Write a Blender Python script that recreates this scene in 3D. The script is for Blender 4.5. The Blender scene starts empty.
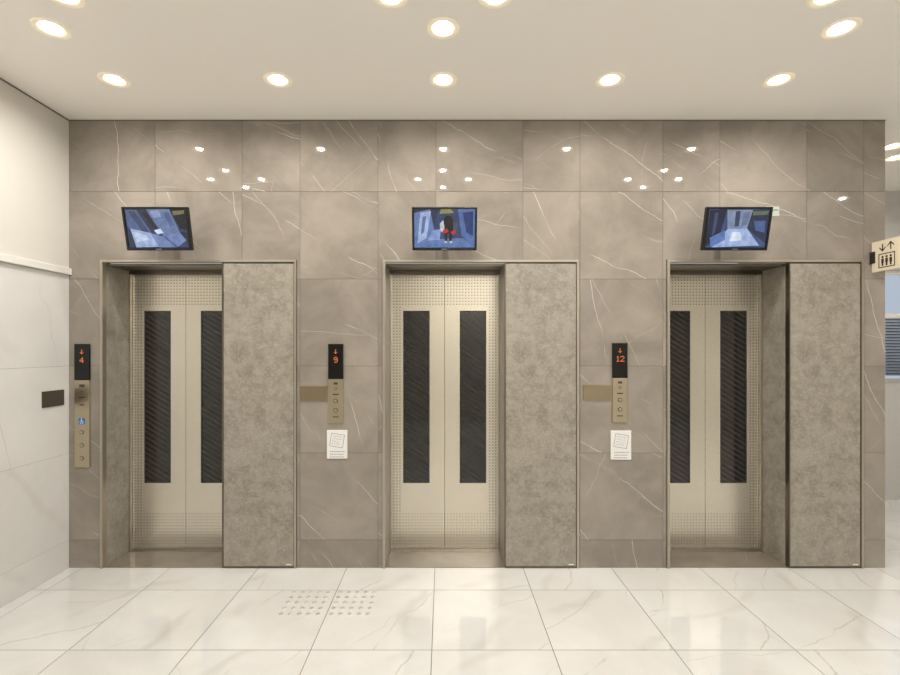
import bpy, bmesh, math, random
from mathutils import Vector, Matrix
random.seed(7)
scene = bpy.context.scene
COL = scene.collection
try:
    scene.view_settings.view_transform = 'Standard'
    scene.view_settings.look = 'None'
except Exception:
    pass

W = 3.36      # elevator wall plane
CEIL = 3.09
XL, XR = -2.58, 3.05
FARX, FARY, BACKY = 5.6, 4.87, -2.6
DY = 3.66     # door plane

def lin(c):
    out = []
    for v in c:
        v = v/255.0
        out.append(v/12.92 if v <= 0.04045 else ((v+0.055)/1.055)**2.4)
    return tuple(out)+(1.0,)

# ---------------------------------------------------------------- materials
def base_mat(name, col, rough=0.5, metal=0.0, spec=None):
    m = bpy.data.materials.new(name); m.use_nodes = True
    b = m.node_tree.nodes['Principled BSDF']
    b.inputs['Base Color'].default_value = lin(col)
    b.inputs['Roughness'].default_value = rough
    b.inputs['Metallic'].default_value = metal
    if spec is not None: b.inputs['Specular IOR Level'].default_value = spec
    return m

class NT:
    def __init__(s, m):
        s.t = m.node_tree; s.b = s.t.nodes['Principled BSDF']
    def n(s, typ, **kw):
        x = s.t.nodes.new(typ)
        for k, v in kw.items(): setattr(x, k, v)
        return x
    def l(s, a, b): s.t.links.new(a, b)
    def math(s, op, a, b=None, c=None, clamp=False):
        x = s.n('ShaderNodeMath', operation=op); x.use_clamp = clamp
        for i, v in enumerate((a, b, c)):
            if v is None: continue
            if isinstance(v, (int, float)): x.inputs[i].default_value = v
            else: s.l(v, x.inputs[i])
        return x.outputs[0]
    def mix(s, f, a, b):
        x = s.n('ShaderNodeMix', data_type='RGBA')
        if isinstance(f, (int, float)): x.inputs[0].default_value = f
        else: s.l(f, x.inputs[0])
        for i, v in ((6, a), (7, b)):
            if isinstance(v, tuple): x.inputs[i].default_value = v
            else: s.l(v, x.inputs[i])
        return x.outputs[2]
    def ramp(s, f, lo, hi):
        x = s.n('ShaderNodeMapRange'); x.clamp = True
        x.interpolation_type = 'SMOOTHSTEP'
        s.l(f, x.inputs[0])
        for i, v in ((1, lo), (2, hi)):
            if isinstance(v, (int, float)): x.inputs[i].default_value = v
            else: s.l(v, x.inputs[i])
        return x.outputs[0]
    def noise(s, v, scale, detail=4, rough=0.5, color=False, dist=0.0):
        x = s.n('ShaderNodeTexNoise'); s.l(v, x.inputs['Vector'])
        x.inputs['Scale'].default_value = scale; x.inputs['Detail'].default_value = detail
        x.inputs['Roughness'].default_value = rough; x.inputs['Distortion'].default_value = dist
        return x.outputs['Color'] if color else x.outputs[0]

def marble(name, base, base2, vein, rough, plane, ang, spread, sets, strength=.8, cloud=1.8, coat=0.0):
    m = base_mat(name, base, rough); g = NT(m)
    g.b.inputs['Coat Weight'].default_value = coat; g.b.inputs['Coat Roughness'].default_value = .03
    tc = g.n('ShaderNodeTexCoord').outputs['Object']
    at = g.n('ShaderNodeAttribute', attribute_name='tile').outputs['Color']
    sa = g.n('ShaderNodeSeparateXYZ'); g.l(at, sa.inputs[0])
    sc = g.n('ShaderNodeVectorMath', operation='SCALE'); g.l(at, sc.inputs[0]); sc.inputs[3].default_value = 13.0
    ad = g.n('ShaderNodeVectorMath', operation='ADD'); g.l(tc, ad.inputs[0]); g.l(sc.outputs[0], ad.inputs[1])
    P = ad.outputs[0]
    f = None
    for k, (da, sp, hw, wob, c0, c1, wt) in enumerate(sets):
        rv = g.n('ShaderNodeVectorRotate', rotation_type=plane+'_AXIS')
        g.l(P, rv.inputs['Vector'])
        g.l(g.math('MULTIPLY_ADD', g.math('SUBTRACT', sa.outputs[k % 3], .5), math.radians(spread), math.radians(ang+da)), rv.inputs['Angle'])
        s3 = g.n('ShaderNodeSeparateXYZ'); g.l(rv.outputs[0], s3.inputs[0])
        coord = s3.outputs[0] if plane != 'X' else s3.outputs[1]
        nb = g.noise(P, 1.3+.3*k, 2, .5); nf = g.noise(P, 9, 4, .6)
        u = g.math('ADD', coord, g.math('MULTIPLY', nb, wob))
        u = g.math('ADD', u, g.math('MULTIPLY', nf, wob*.16))
        u = g.math('ADD', u, g.math('MULTIPLY', sa.outputs[(k+1) % 3], 7.0))
        fr = g.math('ABSOLUTE', g.math('SUBTRACT', g.math('FRACT', g.math('DIVIDE', g.math('ADD', u, 50.0), sp)), .5))
        d = g.math('MULTIPLY', fr, sp)
        wv = g.math('MULTIPLY_ADD', g.noise(P, 4.0, 2), hw*1.6, hw*.2)
        line = g.math('SUBTRACT', 1.0, g.ramp(d, 0.0, wv))
        o = g.n('ShaderNodeVectorMath', operation='ADD'); g.l(P, o.inputs[0]); o.inputs[1].default_value = (3.1*k, 5.7*k, 1.9*k)
        mk = g.ramp(g.noise(o.outputs[0], 2.2, 2), c0, c1)
        t = g.math('MULTIPLY', g.math('MULTIPLY', line, mk), wt)
        f = t if f is None else g.math('MAXIMUM', f, t)
    f = g.math('MULTIPLY', f, strength)
    cl = g.ramp(g.noise(P, cloud, 6, 0.6, dist=.4), 0.28, 0.73)
    c_0 = g.mix(cl, lin(base), lin(base2))
    g.l(g.mix(f, c_0, lin(vein)), g.b.inputs['Base Color'])
    return m

M_WALL = marble('marble_taupe', (133, 125, 115), (160, 151, 140), (228, 222, 211), 0.025, 'Y', 40, 64,
                [(0, .44, .0027, .20, .45, .54, 1.0), (20, .38, .0019, .16, .46, .57, .8), (-75, .7, .0018, .28, .52, .60, .6), (8, .6, .010, .2, .5, .65, .18)],
                strength=.72, cloud=2.4, coat=.4)
M_FLOOR = marble('marble_white_floor', (216, 214, 210), (227, 226, 223), (160, 148, 130), 0.035, 'Z', 35, 60,
                 [(0, .55, .0065, .34, .44, .58, .75), (25, .7, .0045, .34, .48, .60, .6), (5, .5, .06, .35, .42, .62, .32), (-60, .9, .004, .3, .51, .63, .4)],
                 strength=.6, cloud=1.8, coat=.6)
M_LWALL = marble('marble_white_wall', (216, 214, 210), (225, 223, 220), (168, 157, 141), 0.10, 'X', -35, 50,
                 [(0, .6, .006, .3, .46, .60, .7), (5, .6, .06, .35, .42, .62, .3), (30, .9, .004, .3, .50, .62, .5)],
                 strength=.45, cloud=1.6)
M_SILLST = marble('marble_recess_floor', (118, 107, 95), (136, 125, 113), (190, 180, 166), 0.04, 'Z', 30, 60,
                  [(0, .4, .004, .3, .45, .6, .8)], strength=.5, cloud=3.0, coat=.8)
M_GROUT = base_mat('grout_dark', (100, 92, 83), .8)
M_GROUTL = base_mat('grout_light', (110, 104, 96), .8)
M_PLASTER = base_mat('plaster_cream', (214, 210, 201), .8)
M_CEIL = base_mat('ceiling_paint', (247, 243, 236), .8)
M_GAP = base_mat('shadow_gap', (110, 100, 88), .8)  # dark colour standing in for shade in the ceiling joint
M_TRIM = base_mat('white_trim', (230, 227, 220), .4)

def stone(name):
    m = base_mat(name, (140, 132, 118), .34); g = NT(m)
    tc = g.n('ShaderNodeTexCoord').outputs['Object']
    n0 = g.ramp(g.noise(tc, 3.2, 5, .6, dist=.8), .34, .68)
    n1 = g.ramp(g.noise(tc, 11, 9, .76, dist=.5), .36, .62)
    n2 = g.ramp(g.noise(tc, 65, 6, .75), .48, .63)
    c = g.mix(n1, lin((128, 121, 109)), lin((156, 149, 137)))
    c = g.mix(g.math('MULTIPLY', n0, .38), c, lin((166, 159, 147)))
    c = g.mix(g.math('MULTIPLY', n2, .34), c, lin((188, 182, 170)))
    g.l(c, g.b.inputs['Base Color'])
    return m
M_STONE = stone('mottled_panel')

def steel(name, col, rough=.3, brush=(60, 60, 1)):
    m = base_mat(name, col, rough, 1.0); g = NT(m)
    tc = g.n('ShaderNodeTexCoord').outputs['Object']
    mp = g.n('ShaderNodeMapping'); g.l(tc, mp.inputs[0]); mp.inputs['Scale'].default_value = brush
    nz = g.noise(mp.outputs[0], 4, 3)
    r = g.n('ShaderNodeMapRange'); g.l(nz, r.inputs[0]); r.inputs[3].default_value = rough*.85; r.inputs[4].default_value = rough*1.15
    g.l(r.outputs[0], g.b.inputs['Roughness'])
    return m
M_STEEL = steel('champagne_steel', (194, 188, 177), .28)
M_FRAME = base_mat('frame_steel', (182, 174, 160), .38, .85)
M_STEELD = steel('dark_steel', (118, 111, 100), .3)
M_PLATE = steel('call_panel_brass', (192, 181, 158), .3)
M_BRONZE = steel('bronze_plate', (166, 152, 127), .3)
M_BRONZED = base_mat('dark_bronze_plate', (92, 86, 78), .4, .6)

def door_mat():
    m = base_mat('door_steel_dotted', (218, 212, 198), .26, .75); g = NT(m)
    tc = g.n('ShaderNodeTexCoord').outputs['Object']
    sx = g.n('ShaderNodeSeparateXYZ'); g.l(tc, sx.inputs[0]); X, Z = sx.outputs[0], sx.outputs[2]
    P = 0.0225
    def cell(v): return g.math('SUBTRACT', g.math('FRACT', g.math('DIVIDE', g.math('ADD', v, 10.0), P)), .5)
    cx, cz = cell(X), cell(Z)
    d = g.math('SQRT', g.math('ADD', g.math('MULTIPLY', cx, cx), g.math('MULTIPLY', cz, cz)))
    dot = g.math('LESS_THAN', d, .24)
    outer = g.math('GREATER_THAN', g.math('ABSOLUTE', X), .33)
    top = g.math('GREATER_THAN', Z, 1.84); bot = g.math('MULTIPLY', g.math('LESS_THAN', Z, .28), .7)
    band = g.math('MAXIMUM', outer, g.math('MAXIMUM', top, bot))
    f = g.math('MULTIPLY', g.math('MULTIPLY', dot, band), .7)
    g.l(g.mix(f, lin((218, 212, 198)), lin((112, 102, 86))), g.b.inputs['Base Color'])
    return m
M_DOOR = door_mat()

def glass_mat(name, amt):
    m = base_mat(name, (32, 31, 28), .02, 0.0); g = NT(m)
    g.b.inputs['IOR'].default_value = 1.6
    if amt:
        tc = g.n('ShaderNodeTexCoord').outputs['Object']
        sx = g.n('ShaderNodeSeparateXYZ'); g.l(tc, sx.inputs[0]); X, Z = sx.outputs[0], sx.outputs[2]
        s = g.math('FRACT', g.math('DIVIDE', g.math('ADD', g.math('ADD', g.math('MULTIPLY', X, .62), Z), 10.0), .040))
        st = g.math('SUBTRACT', 1.0, g.ramp(g.math('ABSOLUTE', g.math('SUBTRACT', s, .5)), .1, .32))
        g.l(g.mix(g.math('MULTIPLY', st, amt), lin((30, 29, 27)), lin((80, 77, 70))), g.b.inputs['Base Color'])
    return m
M_GLASS_H = glass_mat('hatched_dark_glass', .36)  # lighter diagonal stripes across the dark pane
M_GLASS_P = glass_mat('plain_dark_glass', .12)
M_BLACK = base_mat('black_plastic', (16, 16, 17), .25)
M_BLACKG = base_mat('black_display', (10, 9, 9), .08)
M_GASKET = base_mat('black_gasket', (28, 26, 24), .5)
M_PAPER = base_mat('white_sign', (232, 231, 228), .4)
M_INK = base_mat('grey_ink', (120, 122, 128), .6)
M_DINK = base_mat('dark_ink', (38, 30, 24), .6)
M_BLUE = base_mat('blue_sticker', (40, 110, 180), .4)
M_WHITE = base_mat('white_paint', (240, 240, 238), .4)
M_SIGN = base_mat('cream_sign', (228, 216, 190), .35)
M_STUD = base_mat('stud_steel', (200, 196, 188), .3, .45)
M_SLAT = base_mat('blind_slat', (128, 136, 148), .5)
M_LED = base_mat('orange_led', (60, 20, 5), .5)
bb = M_LED.node_tree.nodes['Principled BSDF']; bb.inputs['Emission Color'].default_value = lin((255, 140, 66)); bb.inputs['Emission Strength'].default_value = 1.05
M_LAMP = base_mat('lamp_glow', (255, 240, 215), .5)
bb = M_LAMP.node_tree.nodes['Principled BSDF']; bb.inputs['Emission Color'].default_value = (1, .94, .84, 1); bb.inputs['Emission Strength'].default_value = 30
M_REFL = base_mat('lamp_reflector', (212, 188, 150), .25, .5)
M_RIM = base_mat('lamp_rim_glow', (240, 230, 212), .4)
bb = M_RIM.node_tree.nodes['Principled BSDF']; bb.inputs['Emission Color'].default_value = (1, .84, .6, 1); bb.inputs['Emission Strength'].default_value = .2  # rim emits faintly to imitate the glow around the lamp

M_SCREEN = bpy.data.materials.new('screen_picture'); M_SCREEN.use_nodes = True
g = NT(M_SCREEN); g.b.inputs['Base Color'].default_value = (.01, .01, .01, 1); g.b.inputs['Roughness'].default_value = .2
a = g.n('ShaderNodeAttribute', attribute_name='tile').outputs['Color']
tc = g.n('ShaderNodeTexCoord').outputs['Object']
nz = g.n('ShaderNodeMapRange'); g.l(g.noise(tc, 22, 4, .6), nz.inputs[0]); nz.inputs[1].default_value = .3; nz.inputs[2].default_value = .7; nz.inputs[3].default_value = .72; nz.inputs[4].default_value = 1.28
vm = g.n('ShaderNodeVectorMath', operation='SCALE'); g.l(a, vm.inputs[0]); g.l(nz.outputs[0], vm.inputs[3])
g.l(vm.outputs[0], g.b.inputs['Emission Color']); g.b.inputs['Emission Strength'].default_value = .9

M_PANE = base_mat('window_glass', (225, 235, 245), .05)
M_PANE.node_tree.nodes['Principled BSDF'].inputs['Transmission Weight'].default_value = 1.0
M_PANE.node_tree.nodes['Principled BSDF'].inputs['IOR'].default_value = 1.01

# ---------------------------------------------------------------- mesh builder
class MB:
    def __init__(s): s.v = []; s.f = []; s.m = []; s.a = []; s.mats = []
    def mi(s, m):
        if m not in s.mats: s.mats.append(m)
        return s.mats.index(m)
    def face(s, pts, mat, att=(0, 0, 0, 1)):
        i = len(s.v); s.v += [tuple(p) for p in pts]; s.f.append(tuple(range(i, i+len(pts)))); s.m.append(s.mi(mat)); s.a.append(att)
    def box(s, x0, x1, y0, y1, z0, z1, mat, att=(0, 0, 0, 1)):
        i = len(s.v)
        s.v += [(x0, y0, z0), (x1, y0, z0), (x1, y1, z0), (x0, y1, z0), (x0, y0, z1), (x1, y0, z1), (x1, y1, z1), (x0, y1, z1)]
        for q in ((0, 3, 2, 1), (4, 5, 6, 7), (0, 1, 5, 4), (1, 2, 6, 5), (2, 3, 7, 6), (3, 0, 4, 7)):
            s.f.append(tuple(i+k for k in q)); s.m.append(s.mi(mat)); s.a.append(att)
    def cyl(s, c, r0, r1, h, axis, mat, n=24, cap=True):
        ax = Vector(axis).normalized(); u = ax.orthogonal().normalized(); w = ax.cross(u)
        i = len(s.v); c = Vector(c)
        for k in range(n):
            a = 2*math.pi*k/n; s.v.append(tuple(c+(u*math.cos(a)+w*math.sin(a))*r0))
        for k in range(n):
            a = 2*math.pi*k/n; s.v.append(tuple(c+ax*h+(u*math.cos(a)+w*math.sin(a))*r1))
        for k in range(n):
            s.f.append((i+k, i+(k+1) % n, i+n+(k+1) % n, i+n+k)); s.m.append(s.mi(mat)); s.a.append((0, 0, 0, 1))
        if cap:
            s.f.append(tuple(i+k for k in reversed(range(n)))); s.m.append(s.mi(mat)); s.a.append((0, 0, 0, 1))
            s.f.append(tuple(i+n+k for k in range(n))); s.m.append(s.mi(mat)); s.a.append((0, 0, 0, 1))
    def lathe(s, c, prof, mat, n=32):
        i = len(s.v)
        for r, z in prof:
            for k in range(n):
                a = 2*math.pi*k/n; s.v.append((c[0]+r*math.cos(a), c[1]+r*math.sin(a), c[2]+z))
        for j in range(len(prof)-1):
            for k in range(n):
                s.f.append((i+j*n+k, i+j*n+(k+1) % n, i+(j+1)*n+(k+1) % n, i+(j+1)*n+k)); s.m.append(s.mi(mat)); s.a.append((0, 0, 0, 1))
    def obj(s, name, parent=None, loc=(0, 0, 0), bevel=0, smooth=False):
        me = bpy.data.meshes.new(name); me.from_pydata(s.v, [], s.f)
        for m in s.mats: me.materials.append(m)
        me.polygons.foreach_set('material_index', s.m)
        at = me.attributes.new('tile', 'FLOAT_COLOR', 'FACE')
        at.data.foreach_set('color', [c for q in s.a for c in q])
        if smooth: me.polygons.foreach_set('use_smooth', [True]*len(s.f))
        me.update()
        o = bpy.data.objects.new(name, me); COL.objects.link(o); o.location = loc
        if parent: o.parent = parent
        if bevel:
            bv = o.modifiers.new('bevel', 'BEVEL'); bv.width = bevel; bv.segments = 2; bv.limit_method = 'ANGLE'
        return o

def empty(name, loc, label, cat, group=None):
    e = bpy.data.objects.new(name, None); COL.objects.link(e); e.location = loc; e.empty_display_size = .1
    e['label'] = label; e['category'] = cat
    if group: e['group'] = group
    return e

def R(): return (random.random(), random.random(), random.random(), 1)
def struct(o): o['kind'] = 'structure'; return o

# downlight positions (needed for the ceiling cut-outs)
LY1 = W-.5
lights = [(-1.93, LY1), (-.97, LY1), (0, LY1), (.98, LY1), (1.97, LY1)]
for cx in (-1.93, 0, 1.96):
    cy = W-1.185
    lights += [(cx, cy+.225), (cx-.235, cy), (cx+.235, cy), (cx, cy-.225)]
vis = len(lights)
lights += [(3.51, 3.8), (3.74, 4.03), (4.3, 3.0), (4.2, 1.6), (4.2, -.6)]  # hall lamps in view, then off-screen ones added for extra light
lights += [(x, -2.15) for x in (0.05, .65, 1.25, 1.85, 2.4)]  # unseen row behind the camera, added as fill light

CX = [-1.945, 0.0, 1.958]
OPEN = [(c-.417, c+.937) for c in CX]
OPZ = 2.126

# ---------------------------------------------------------------- elevator wall
px = [69, 155, 242, 300, 378, 436, 523, 580, 663, 720, 807, 864, 885]
jx = [XL]+[(p-443)/145 for p in px[1:-1]]+[XR]
jz = [0, .193, .793, 1.393, 1.993, 2.596, CEIL]
G = .0014
mb = MB()
for k in range(len(jz)-1):
    for i in range(len(jx)-1):
        x0, x1, z0, z1 = jx[i]+(G if i else 0), jx[i+1]-(G if i < len(jx)-2 else 0), jz[k]+(G if k else 0), jz[k+1]-(G if k < len(jz)-2 else 0)
        at = R()
        segs = [(x0, x1, z0, z1)]
        for (a0, a1) in OPEN:
            new = []
            for (p, q, r, s_) in segs:
                if q <= a0 or p >= a1 or r >= OPZ: new.append((p, q, r, s_)); continue
                if s_ > OPZ: new.append((p, q, OPZ, s_))
                top = min(s_, OPZ)
                if p < a0: new.append((p, a0, r, top))
                if q > a1: new.append((a1, q, r, top))
            segs = new
        for (p, q, r, s_) in segs: mb.box(p, q, W, W+.02, r, s_, M_WALL, at)
edges = [XL]+[e for o in OPEN for e in o]+[XR]
for i in range(0, len(edges), 2):
    mb.box(edges[i], edges[i+1], W+.0015, W+.1, 0, CEIL, M_GROUT)
for (a0, a1) in OPEN: mb.box(a0, a1, W+.0015, W+.1, OPZ, CEIL, M_GROUT)
mb.box(XR-.1, XR, W+.1, FARY, 0, CEIL, M_WALL, R())
o = struct(mb.obj('wall_back'))

# ---------------------------------------------------------------- floor
mb = MB()
mb.box(XL-.1, FARX+.1, BACKY-.1, FARY+.1, -.1, -.001, M_GROUTL)
tx = []; x = -.056-.608*6
while x < FARX+.6: tx.append(x); x += .608
ty = []; y = 3.051+.608*4
while y > BACKY-.7: ty.append(y); y -= .608
ty = ty[::-1]
for i in range(len(tx)-1):
    for j in range(len(ty)-1):
        x0, x1, y0, y1 = max(tx[i]+.002, XL), min(tx[i+1]-.002, FARX), max(ty[j]+.002, BACKY), min(ty[j+1]-.002, FARY)
        if x1 <= x0 or y1 <= y0: continue
        mb.box(x0, x1, y0, y1, -.02, 0, M_FLOOR, R())
struct(mb.obj('floor'))

# ceiling slab with holes for the recessed lamps
HS = .056
cxs = sorted(set([XL-.1, FARX+.1]+[round(v, 5) for (x, y) in lights for v in (x-HS, x+HS)]))
cys = sorted(set([BACKY-.1, FARY+.1]+[round(v, 5) for (x, y) in lights for v in (y-HS, y+HS)]))
vid = {}; V = []; F = []
def vv(i, j, k):
    key = (i, j, k)
    if key not in vid:
        vid[key] = len(V); V.append((cxs[i], cys[j], CEIL+.1*k))
    return vid[key]
def hole(i, j):
    if i < 0 or j < 0 or i >= len(cxs)-1 or j >= len(cys)-1: return True
    mx, my = (cxs[i]+cxs[i+1])/2, (cys[j]+cys[j+1])/2
    return any(abs(mx-x) < HS and abs(my-y) < HS for x, y in lights)
for i in range(len(cxs)-1):
    for j in range(len(cys)-1):
        if hole(i, j): continue
        F.append((vv(i, j, 0), vv(i, j+1, 0), vv(i+1, j+1, 0), vv(i+1, j, 0)))
        F.append((vv(i, j, 1), vv(i+1, j, 1), vv(i+1, j+1, 1), vv(i, j+1, 1)))
        if hole(i-1, j): F.append((vv(i, j, 0), vv(i, j, 1), vv(i, j+1, 1), vv(i, j+1, 0)))
        if hole(i+1, j): F.append((vv(i+1, j, 0), vv(i+1, j+1, 0), vv(i+1, j+1, 1), vv(i+1, j, 1)))
        if hole(i, j-1): F.append((vv(i, j, 0), vv(i+1, j, 0), vv(i+1, j, 1), vv(i, j, 1)))
        if hole(i, j+1): F.append((vv(i, j+1, 0), vv(i, j+1, 1), vv(i+1, j+1, 1), vv(i+1, j+1, 0)))
me = bpy.data.meshes.new('ceiling'); me.from_pydata(V, [], F); me.materials.append(M_CEIL)
o = bpy.data.objects.new('ceiling', me); COL.objects.link(o); struct(o)

# ---------------------------------------------------------------- left wall
LZ = 2.02
mb = MB()
mb.box(XL-.1, XL-.0015, BACKY, W+.1, 0, CEIL, M_GROUTL)
mb.box(XL-.0015, XL-.0005, BACKY, W, LZ+.005, CEIL-.008, M_PLASTER)
lz = [0, .193, .793, 1.393, LZ]
ly = [W-.62-1.2*i for i in range(5)][::-1]+[W]; ly = [BACKY]+[q for q in ly if q > BACKY+.05]
for k in range(len(lz)-1):
    for i in range(len(ly)-1):
        mb.box(XL-.01, XL, ly[i]+G*.5, ly[i+1]-G*.5, lz[k]+G*.5, lz[k+1]-G*.5, M_LWALL, R())
struct(mb.obj('wall_left'))
mb = MB(); mb.box(XL, XL+.02, BACKY, W, LZ, LZ+.045, M_TRIM); struct(mb.obj('trim_1', bevel=.003))
mb = MB(); mb.box(XL, XL+.004, BACKY, W-.001, CEIL-.007, CEIL-.0005, M_GAP); struct(mb.obj('gap_shade_left'))  # dark strip painted as the shaded gap under the ceiling
mb = MB(); mb.box(XL+.007, XR, W-.005, W, CEIL-.006, CEIL-.0005, M_GAP); struct(mb.obj('gap_shade_back'))  # painted shade line where the elevator wall meets the ceiling

mb = MB(); mb.box(XL-.1, FARX+.1, BACKY-.1, BACKY, 0, CEIL, M_PLASTER); struct(mb.obj('wall_front'))
mb = MB(); mb.box(FARX, FARX+.1, BACKY, FARY, 0, CEIL, M_PLASTER); struct(mb.obj('wall_right'))
# far wall with window
M_FARW = base_mat('plaster_grey', (196, 194, 190), .8)
wx0, wx1, wz0, wz1 = 4.36, 5.4, 1.17, 2.3
mb = MB()
mb.box(XR, wx0, FARY, FARY+.1, 0, CEIL, M_FARW); mb.box(wx1, FARX, FARY, FARY+.1, 0, CEIL, M_FARW)
mb.box(wx0, wx1, FARY, FARY+.1, 0, wz0, M_FARW); mb.box(wx0, wx1, FARY, FARY+.1, wz1, CEIL, M_FARW)
struct(mb.obj('wall_far'))
mb = MB()
mb.box(wx0, wx1, FARY+.03, FARY+.07, wz0, wz0+.04, M_TRIM); mb.box(wx0, wx1, FARY+.03, FARY+.07, wz1-.04, wz1, M_TRIM)
for q in (wx0, (wx0+wx1)/2-.02, wx1-.04): mb.box(q, q+.04, FARY+.03, FARY+.07, wz0+.04, wz1-.04, M_TRIM)
mb.box(wx0+.04, wx1-.04, FARY+.048, FARY+.052, wz0+.04, wz1-.04, M_PANE)
struct(mb.obj('window_1'))
mb = MB()
mb.box(wx0+.02, wx1-.02, FARY-.05, FARY-.0, 1.82, 1.86, M_TRIM)
z = 1.80
while z > 1.24:
    mb.face([(wx0+.03, FARY-.045, z-.014), (wx1-.03, FARY-.045, z-.014), (wx1-.03, FARY-.012, z+.014), (wx0+.03, FARY-.012, z+.014)], M_SLAT); z -= .03
o = mb.obj('window_blind'); o['label'] = 'blue-grey venetian blind with horizontal slats over a window'; o['category'] = 'blind'

# ---------------------------------------------------------------- elevators
def elevator(c, lab, gl):
    e = empty('elevator_entrance', (c, W, 0), lab, 'elevator', 'elevator entrances along the marble wall')
    D = DY-W
    f = MB()
    y0, y1 = -.012, .03
    f.box(-.415, -.397, y0, y1, 0, 2.124, M_FRAME)
    f.box(-.397, .921, y0, y1, 2.108, 2.124, M_FRAME)
    f.box(.921, .935, y0, y1, 0, 2.124, M_FRAME)
    f.obj('frame', e)
    j = MB()
    j.box(-.415, -.397, .031, D-.004, 0, 2.104, M_STONE); j.box(.424, .442, .031, D-.004, 0, 2.104, M_STONE)
    j.obj('jamb', e, bevel=.001)['label'] = 'mottled grey-brown side lining of the door recess'
    h = MB()
    h.box(-.396, .423, .031, D-.03, 2.09, 2.105, M_STEELD)
    h.box(-.396, .423, D-.03, D+.03, 2.066, 2.105, M_STEELD)
    h.box(-.396, -.388, D-.03, D-.004, .008, 2.066, M_STEEL); h.box(.415, .423, D-.03, D-.004, .008, 2.066, M_STEEL)
    h.obj('lintel', e)
    p = MB(); p.box(.432, .917, -.006, .028, .012, 2.098, M_STONE)
    pp = p.obj('side_panel', e, bevel=.002); pp['label'] = 'tall mottled grey-brown panel beside the opening'
    q = MB()
    q.box(.424, .4315, -.010, .028, .004, 2.106, M_STEELD); q.box(.9175, .9205, -.009, .028, .004, 2.106, M_STEELD)
    q.box(.4315, .9175, -.003, .028, 2.0985, 2.106, M_BRONZED); q.box(.4315, .9175, -.009, .028, .003, .0115, M_STEELD)
    q.obj('panel_edging', e)
    tag = MB(); tag.box(.865, .9, -.0075, -.006, .022, .03, M_PAPER); tag.obj('maker_tag', e)
    for sgn in (-1, 1):
        d = MB()
        cxm = .0125
        xi, xo = .0015, .41
        g0, g1 = .113, .312
        def bx(a, b, z0, z1, yy0, yy1, mat):
            X0, X1 = sorted((cxm+sgn*a, cxm+sgn*b)); d.box(X0-cxm, X1-cxm, yy0, yy1, z0, z1, mat)
        bx(xi, g0, .01, 2.064, 0, .03, M_DOOR); bx(g1, xo, .01, 2.064, 0, .03, M_DOOR)
        bx(g0, g1, 1.797, 2.064, 0, .03, M_DOOR); bx(g0, g1, .01, .503, 0, .03, M_DOOR)
        dd = d.obj('door_panel', e, (cxm, D, 0)); dd['label'] = 'champagne steel sliding door with dotted border'
        g = MB()
        X0, X1 = sorted((sgn*g0, sgn*g1))
        g.box(X0+.006, X1-.006, .006, .02, .509, 1.791, gl)
        for (a0, a1, b0, b1) in ((X0+.0005, X0+.006, .5035, 1.7965), (X1-.006, X1-.0005, .5035, 1.7965), (X0+.006, X1-.006, .5035, .509), (X0+.006, X1-.006, 1.791, 1.7965)):
            g.box(a0, a1, .001, .02, b0, b1, M_GASKET)
        gg = g.obj('window_pane', dd); gg['label'] = 'narrow dark glass window'
    s = MB()
    s.box(-.396, .423, D-.045, D+.03, .0005, .008, M_STEEL)
    for k in range(3): s.box(-.396, .423, D-.04+k*.012, D-.035+k*.012, .008, .0105, M_STEEL)
    s.obj('sill', e)
    s = MB(); s.box(-.396, .423, .0, D-.046, .0005, .004, M_SILLST, R()); s.obj('threshold', e)['label'] = 'brown polished threshold slab'
    bk = MB(); bk.box(-.396, .423, D+.032, D+.05, .0, 2.1, M_GASKET); bk.obj('shaft_liner', e)
    return e
LAB = ['steel two-panel elevator door beside the white marble side wall', 'central steel two-panel elevator door under a wall monitor',
       'steel two-panel elevator door beside the elevator pictogram sign']
for c, l, gl in zip(CX, LAB, (M_GLASS_H, M_GLASS_P, M_GLASS_H)): elevator(c, l, gl)

# ---------------------------------------------------------------- monitors
def monitor(x, lab, polys):
    yc = 3.15; zc = 2.287
    e = empty('wall_monitor', (x, yc, zc), lab, 'monitor', 'security monitors above the elevators')
    e.rotation_euler = (math.radians(13), 0, 0)
    hw, hh = .210, .137
    m = MB(); b = .014
    m.box(-hw, hw, .004, .035, -hh, hh, M_BLACK)
    m.box(-hw, hw, -.004, .004, hh-b, hh, M_BLACK); m.box(-hw, hw, -.004, .004, -hh, -hh+b+.006, M_BLACK)
    m.box(-hw, -hw+b, -.004, .004, -hh+b+.006, hh-b, M_BLACK); m.box(hw-b, hw, -.004, .004, -hh+b+.006, hh-b, M_BLACK)
    m.box(-.12, .12, .035, .06, -.09, .09, M_BLACK)
    m.obj('housing', e, bevel=.003)
    br = MB()
    br.box(-.05, .05, .06, .066, -.05, .05, M_BLACK); br.box(-.018, .018, .066, .215, -.02, .02, M_BLACK)
    br.obj('bracket', e)
    sc = MB()
    w2, z0, z1 = hw-b, -hh+b+.006, hh-b
    def P(u, v, k): return (-w2+2*w2*min(max(u, 0), 1), .0035-.00015*k, z1-(z1-z0)*min(max(v, 0), 1))
    sc.face([P(0, 1, 0), P(1, 1, 0), P(1, 0, 0), P(0, 0, 0)], M_SCREEN, lin(polys[0]))
    for k, (pts, col) in enumerate(polys[1:]):
        sc.face([P(u, v, k*.5+1) for u, v in pts], M_SCREEN, lin(col))
    sc.obj('screen', e)
    lo = MB(); lo.box(-.018, .018, -.0046, -.0038, -hh+.006, -hh+.011, M_INK); lo.obj('badge', e)
    return e
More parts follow.
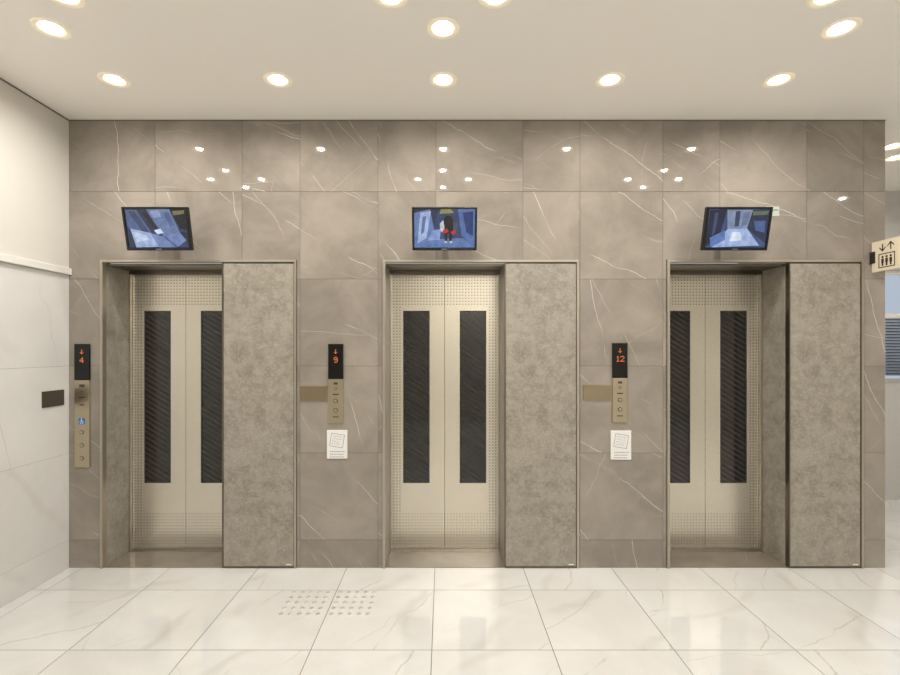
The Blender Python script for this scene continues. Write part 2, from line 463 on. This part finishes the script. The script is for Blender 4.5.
def ell(cx, cy, rx, ry, n=14, a=0):
    out = []
    for k in range(n):
        t = 2*math.pi*k/n; p, q = rx*math.cos(t), ry*math.sin(t)*1.0
        out.append((cx+p*math.cos(a)-q*math.sin(a), cy+p*math.sin(a)+q*math.cos(a)))
    return out
MON = [
 [(50, 62, 96), ([(0, 0), (.36, 0), (.62, .95), (.5, 1), (0, 1)], (38, 48, 78)), ([(.02, .02), (.2, .02), (.5, .9), (.3, 1), (.02, .45)], (78, 96, 140)),
  ([(.06, .05), (.16, .05), (.36, .6), (.28, .68)], (54, 68, 106)),
  ([(.36, 0), (.74, 0), (.86, .55), (.6, .72)], (104, 124, 166)), ([(.06, .5), (.38, .62), (.62, .98), (.12, 1)], (158, 180, 218)), ([(.1, .58), (.3, .66), (.36, .8), (.14, .86)], (190, 206, 236)),
  ([(.38, .62), (.6, .72), (.86, .56), (.98, .8), (.8, 1), (.5, 1)], (112, 134, 182)),
  ([(.74, .0), (1, 0), (1, .55), (.88, .5)], (20, 24, 36)), ([(.78, .05), (.98, .03), (.97, .12), (.8, .16)], (130, 116, 84)), ([(.28, .1), (.34, .08), (.58, .62), (.52, .66)], (22, 28, 44)), ([(.45, .55), (.56, .5), (.6, .62), (.5, .66)], (205, 220, 245)),
  ([(.42, .05), (.56, .02), (.6, .2), (.47, .24)], (140, 158, 198)), ([(.64, .1), (.72, .08), (.8, .42), (.72, .46)], (80, 100, 144)),
  ([(.86, .58), (1, .62), (1, 1), (.96, .8)], (30, 38, 60)), ([(.6, .72), (.62, .71), (.82, 1), (.78, 1)], (70, 88, 132))],
 # person seen from high above: head and shoulders near, legs small below
 [(52, 68, 104), ([(0, 0), (.4, 0), (.3, .6), (0, .8)], (44, 52, 78)), ([(0, .1), (.26, .0), (.34, .6), (.1, 1), (0, 1)], (102, 126, 178)), ([(.1, .1), (.28, .05), (.2, .75), (.05, .9)], (164, 182, 220)),
  ([(.14, .2), (.2, .18), (.16, .6), (.11, .66)], (90, 110, 158)),
  ([(.72, 0), (1, 0), (1, 1), (.78, .7)], (84, 110, 166)), ([(.8, .1), (.97, .05), (.97, .7), (.86, .6)], (34, 56, 112)), ([(.2, .8), (.8, .75), (1, 1), (.0, 1)], (96, 122, 176)), ([(.3, .55), (.44, .52), (.42, .8), (.22, .82)], (132, 156, 204)),
  ([(.44, 0), (.6, 0), (.66, .1), (.42, .12)], (140, 140, 90)),
  ([(.49, .60), (.55, .60), (.545, .84), (.505, .84)], (22, 26, 42)), ([(.57, .60), (.64, .60), (.615, .84), (.58, .84)], (22, 26, 42)),
  (ell(.52, .86, .026, .03), (190, 190, 206)), (ell(.605, .86, .026, .03), (190, 190, 206)),
  (ell(.56, .43, .14, .2), (18, 19, 28)), ([(.42, .38), (.48, .28), (.5, .5), (.46, .6), (.43, .55)], (200, 204, 218)), ([(.64, .28), (.71, .38), (.70, .56), (.64, .58)], (70, 74, 94)),
  (ell(.56, .28, .07, .12), (24, 19, 21)), ([(.46, .56), (.54, .5), (.57, .58), (.5, .64)], (190, 36, 40)), ([(.6, .6), (.67, .53), (.69, .61), (.64, .68)], (190, 36, 40))],
 [(62, 80, 120), ([(.02, .02), (.3, 0), (.22, .7), (.0, 1)], (28, 38, 64)), ([(.3, .02), (.72, .02), (.66, .5), (.34, .52)], (130, 146, 176)), ([(.34, .52), (.66, .5), (.9, .95), (.12, 1)], (160, 182, 226)),
  ([(.06, .75), (.3, .55), (.32, .8), (.1, 1)], (94, 122, 182)), ([(.44, .05), (.52, .05), (.52, .45), (.45, .45)], (58, 68, 98)), ([(.56, .08), (.68, .06), (.64, .42), (.56, .44)], (108, 124, 156)), ([(.72, .02), (1, 0), (1, .9), (.66, .5)], (40, 50, 78)), ([(.72, .06), (.98, .04), (.97, .14), (.73, .16)], (96, 114, 98)),
  ([(.42, .6), (.56, .6), (.6, .82), (.4, .84)], (212, 224, 242)), ([(.76, .3), (.95, .3), (.96, .62), (.8, .55)], (74, 96, 146)), ([(.1, .1), (.16, .09), (.14, .6), (.09, .7)], (64, 78, 116))],
]
ML = ['black tilted monitor showing an empty car, beside the side wall', 'black tilted monitor showing a person standing in an elevator car',
      'black tilted monitor showing an empty car, near the pictogram sign']
for x, l, p in zip((-1.852, .01, 1.905), ML, MON): monitor(x, l, p)

# ---------------------------------------------------------------- call panels
def P2(xpx, ypx): return (xpx-443)/145, 1.51+(349-ypx)/145
# small pale label on the wall beside one monitor
lx0, lz1 = P2(766, 206.5); lx1, lz0 = P2(779, 216)
mb = MB(); mb.box(lx0, lx1, W-.004, W+.002, lz0, lz1, base_mat('label_pale', (190, 194, 182), .5))
mb.box(lx0+.012, lx1-.008, W-.0046, W-.004, lz1-.03, lz1-.02, base_mat('label_green', (110, 150, 120), .5))
o = mb.obj('notice_label'); o['label'] = 'small pale label with green stripe on marble behind monitor'; o['category'] = 'label'
# 5x7 dot-matrix glyphs
GL = {'4': ['00010', '00110', '01010', '10010', '11111', '00010', '00010'], '9': ['01110', '10001', '10001', '01111', '00001', '00001', '01110'],
      '1': ['00100', '01100', '00100', '00100', '00100', '00100', '01110'], '2': ['01110', '10001', '00001', '00010', '00100', '01000', '11111'],
      'v': ['00100', '00100', '00100', '00100', '10101', '01110', '00100']}
def glyph(mb_, ch, cx_, cz_, p, yk):
    for r, row in enumerate(GL[ch]):
        for c_, b_ in enumerate(row):
            if b_ == '1':
                X = cx_+(c_-2)*p; Z = cz_+(3-r)*p; h_ = p*.4
                mb_.box(X-h_, X+h_, yk-.0006, yk, Z-h_, Z+h_, M_LED)
def callpanel(xa, xb, ytop, ymid, ybot, num, lab, tall=False):
    x0, zt = P2(xa, ytop); x1, zm = P2(xb, ymid); _, zb = P2(xa, ybot)
    cx = (x0+x1)/2; w = (x1-x0)/2
    e = empty('call_panel', (cx, W, zb), lab, 'elevator control', 'elevator call panels on the marble wall')
    H = zt-zb; hm = zm-zb
    d = MB(); d.box(-w, w, -.014, .002, hm+.001, H, M_BLACKG); dd = d.obj('display', e, bevel=.002); dd['label'] = 'black floor display with orange arrow and number'
    nm = MB(); zn = hm+(H-hm)*.55; pt = .0056
    if len(num) == 1: glyph(nm, num, 0, zn, pt, -.0141)
    else:
        glyph(nm, num[0], -.015, zn, pt, -.0141); glyph(nm, num[1], .015, zn, pt, -.0141)
    nm.obj('floor_number', dd)
    ar = MB(); glyph(ar, 'v', 0, hm+(H-hm)*.78, .0046, -.0141); ar.obj('arrow', dd)
    p = MB(); p.box(-w, w, -.012, .002, 0, hm, M_PLATE); p.obj('faceplate', e, bevel=.002)
    def button(z, r=.014):
        b = MB(); b.cyl((0, -.012, z), r, r, .0022, (0, -1, 0), M_GASKET); b.cyl((0, -.0142, z), r*.78, r*.7, .003, (0, -1, 0), M_STEEL); b.obj('button', e)
    def mark(z, hw_, hh_, m=M_DINK):
        b = MB(); b.box(-hw_, hw_, -.0128, -.012, z-hh_, z+hh_, m); b.obj('marking', e)
    if tall:
        mark(hm-.04, .018, .010, M_BRONZED); button(hm-.085, .010)
        mark(hm-.12, .02, .003); mark(hm-.17, .016, .0035)
        z = P2(0, 421)[1]-zb
        s = MB(); s.box(-.022, .022, -.0128, -.012, z-.022, z+.022, M_BLUE)
        s.cyl((-.002, -.0128, z+.015), .004, .004, .0004, (0, -1, 0), M_WHITE, 12)
        s.box(-.005, .000, -.0132, -.0128, z-.002, z+.010, M_WHITE); s.box(-.003, .009, -.0132, -.0128, z-.003, z+.0005, M_WHITE)
        s.box(.007, .0105, -.0132, -.0128, z-.014, z-.002, M_WHITE)
        N = 14
        for kk in range(N):
            a0 = math.radians(120+230*kk/N); a1 = math.radians(120+230*(kk+1)/N)
            c = (-.002, z-.006)
            s.face([(c[0]+.0115*math.cos(a0), -.0131, c[1]+.0115*math.sin(a0)), (c[0]+.0115*math.cos(a1), -.0131, c[1]+.0115*math.sin(a1)),
                    (c[0]+.0085*math.cos(a1), -.0131, c[1]+.0085*math.sin(a1)), (c[0]+.0085*math.cos(a0), -.0131, c[1]+.0085*math.sin(a0))], M_WHITE)
        ss = s.obj('accessibility_sticker', e); ss['label'] = 'blue square wheelchair sticker'
        for yy in (432, 445, 458): button(P2(0, yy)[1]-zb, .014)
    else:
        mark(hm-.03, .014, .008, M_BRONZED); button(hm-.065, .010); mark(hm-.105, .02, .0035); button(hm-.15, .015); button(hm-.215, .015); mark(hm-.26, .02, .003)
callpanel(75.5, 90.5, 344, 380, 467, '4', 'tall steel call panel with blue wheelchair sticker, display reading 4', True)
callpanel(328.5, 343.5, 344, 379, 423, '9', 'steel call panel with display reading 9')
callpanel(612, 627, 343, 378, 422, '12', 'steel call panel with display reading 12')

def plate(xa, xb, ya, yb, lab):
    x0, z1 = P2(xa, ya); x1, z0 = P2(xb, yb)
    e = MB(); e.box(x0, x1, W-.006, W, z0, z1, M_BRONZE)
    o = e.obj('wall_plate', bevel=.001); o['label'] = lab; o['category'] = 'plaque'; o['group'] = 'bronze plates on the walls'
plate(300.5, 327, 386, 401, 'small blank bronze plate between elevator and display reading 9')
plate(583.5, 610, 385, 400.5, 'small blank bronze plate beside display reading 12')
mb = MB(); mb.box(XL, XL+.006, 3.13, 3.31, 1.13, 1.235, M_BRONZED)
o = mb.obj('wall_plate', bevel=.001); o['label'] = 'dark bronze plate on the white marble wall'; o['category'] = 'plaque'; o['group'] = 'bronze plates on the walls'

def notice(xa, xb, ya, yb, lab):
    x0, z1 = P2(xa, ya); x1, z0 = P2(xb, yb)
    e = empty('notice_sign', ((x0+x1)/2, W, z0), lab, 'sign', 'white notices under the call panels')
    w = (x1-x0)/2; H = z1-z0
    b = MB(); b.box(-w, w, -.008, 0, 0, H, M_PAPER); b.obj('board', e, bevel=.002)
    k0, k1 = -.0086, -.008
    d = MB()
    a = w*.74; zb, zt = H*.36, H*.92
    zc = (zb+zt)/2
    def line(p, q, th=.0022):
        p = Vector((p[0], k0, p[1])); q = Vector((q[0], k0, q[1])); n = (q-p).cross(Vector((0, 1, 0))).normalized()*th/2
        d.face([p-n, q-n, q+n, p+n], M_INK)
    def rot(px_, pz_, t=math.radians(-9)): return (px_*math.cos(t)-pz_*math.sin(t), zc+px_*math.sin(t)+pz_*math.cos(t))
    bw, bh = a*.86, (zt-zb)*.40
    cs = [rot(-bw, -bh), rot(bw, -bh), rot(bw, bh), rot(-bw, bh)]
    for i in range(4): line(cs[i], cs[(i+1) % 4], .0028)
    rr = random.Random(3)
    for r in range(4):
        zz = bh*.6-r*bh*.4; xx = -bw*.75
        while xx < bw*.6:
            ww = rr.uniform(.006, .013); line(rot(xx, zz+rr.uniform(-.003, .003)), rot(xx+ww, zz+rr.uniform(-.003, .003)), .0026); xx += ww+.005
    for r in range(3):
        zz = H*.25-r*.018; xx = -a*.9
        rr = random.Random(r+5)
        while xx < a*.85:
            ww = rr.uniform(.004, .009); d.box(xx, xx+ww, k0, k1, zz-.003, zz+.002, M_INK); xx += ww+.004
    d.obj('printing', e)
notice(327, 347.5, 430, 458.5, 'white notice with line drawing below display reading 9')
notice(610.5, 631, 430.5, 459.5, 'white notice with line drawing below display reading 12')

# ---------------------------------------------------------------- projecting sign
e = empty('elevator_sign', (2.955, W, 2.035), 'cream projecting sign with elevator pictogram on dark wall bracket', 'sign')
b = MB(); b.box(-.008, .008, -.22, -.012, 0, .205, M_SIGN); b.obj('board', e, bevel=.002)
b = MB(); b.box(-.014, .014, -.04, 0, .06, .14, M_DINK); b.obj('bracket', e, bevel=.002)
d = MB(); xx = -.0088; t = .006
def sb(ya, yb, za, zb_): d.box(xx, -.008, ya, yb, za, zb_, M_DINK)
Y0, Y1, Z0, Z1 = -.185, -.065, .02, .115
sb(Y0, Y1, Z0, Z0+t); sb(Y0, Y1, Z1-t, Z1); sb(Y0, Y0+t, Z0, Z1); sb(Y1-t, Y1, Z0, Z1)
for yc in (-.155, -.125, -.095):
    d.cyl((-.008, yc, .092), .008, .008, .0008, (-1, 0, 0), M_DINK, 12); sb(yc-.009, yc+.009, .052, .081); sb(yc-.006, yc+.006, .032, .052)
def arrow(yc, zc, up):
    s = 1 if up else -1
    sb(yc-.004, yc+.004, zc-.024, zc+.022)
    for q in (-1, 1):
        d.face([(xx, yc, zc+s*.030), (xx, yc+q*.024, zc+s*.006), (xx, yc+q*.024, zc+s*-.004), (xx, yc, zc+s*.019)], M_DINK)
arrow(-.095, .158, False); arrow(-.155, .158, True)
d.obj('pictogram', e)

# ---------------------------------------------------------------- tactile studs
sd = MB(); sd.lathe((0, 0, 0), [(.0118, 0), (.0112, .0022), (.009, .0046), (.0055, .0052), (.0001, .0052)], M_STUD, 20)
first = sd.obj('tactile_stud', smooth=True)
first['label'] = 'round steel tactile paving stud set in floor tiles'; first['category'] = 'floor stud'; first['group'] = 'tactile studs in front of elevator doors'
k = 0
for i in range(10):
    for j in range(5):
        x = -.925+i*.0525+(.024 if i > 4 else 0); y = 3.025-j*.062
        o = first if k == 0 else first.copy()
        o.location = (x, y, 0)
        if k: COL.objects.link(o)
        k += 1

# ---------------------------------------------------------------- downlights
rm = MB()
rm.lathe((0, 0, 0), [(.0815, 0), (.081, -.004), (.075, -.005), (.059, -.003), (.055, .0)], M_RIM, 40)
rm.lathe((0, 0, 0), [(.055, .0), (.052, .014), (.044, .030), (.0001, .031)], M_REFL, 40)
ring_mesh = None
for n, (x, y) in enumerate(lights):
    e = empty('downlight', (x, y, CEIL), 'round recessed ceiling downlight with warm glowing lamp', 'ceiling light', 'recessed downlights in the ceiling')  # also builds the added fill lamps out of view
    if ring_mesh is None:
        r = rm.obj('trim_ring', e, smooth=True); ring_mesh = r
        lm = MB(); lm.lathe((0, 0, 0), [(.021, .030), (.029, .022), (.031, .014), (.027, .008), (.014, .005), (.0001, .004)], M_LAMP, 32)
        lamp = lm.obj('lamp', e, smooth=True)
    else:
        r = ring_mesh.copy(); COL.objects.link(r); r.parent = e
        l2 = lamp.copy(); COL.objects.link(l2); l2.parent = e
    ld = bpy.data.lights.new('lamp_light', 'AREA'); ld.shape = 'DISK'; ld.size = .045; ld.color = (1, .972, .925)
    ld.energy = 6.6 if n < vis else 11
    if n >= 5 and n < vis: ld.energy = 4.0
    if n >= vis+5: ld.energy = 17  # added fill row behind the camera
    if n in (vis, vis+1, vis+2): ld.energy = 8
    ld.spread = math.radians(165)
    lo = bpy.data.objects.new('lamp_light', ld); COL.objects.link(lo); lo.parent = e; lo.location = (0, 0, .002)

# world
w = bpy.data.worlds.new('world'); scene.world = w; w.use_nodes = True
w.node_tree.nodes['Background'].inputs[0].default_value = (.9, .94, 1, 1); w.node_tree.nodes['Background'].inputs[1].default_value = .65

# camera
cd = bpy.data.cameras.new('camera'); cam = bpy.data.objects.new('camera', cd); COL.objects.link(cam)
cd.sensor_width = 36; cd.lens = 487/900*36; cd.shift_x = 7/900; cd.shift_y = 11.5/900; cd.clip_start = .05
cam.location = (0, 0, 1.51); cam.rotation_euler = (math.pi/2, 0, 0)
scene.camera = cam
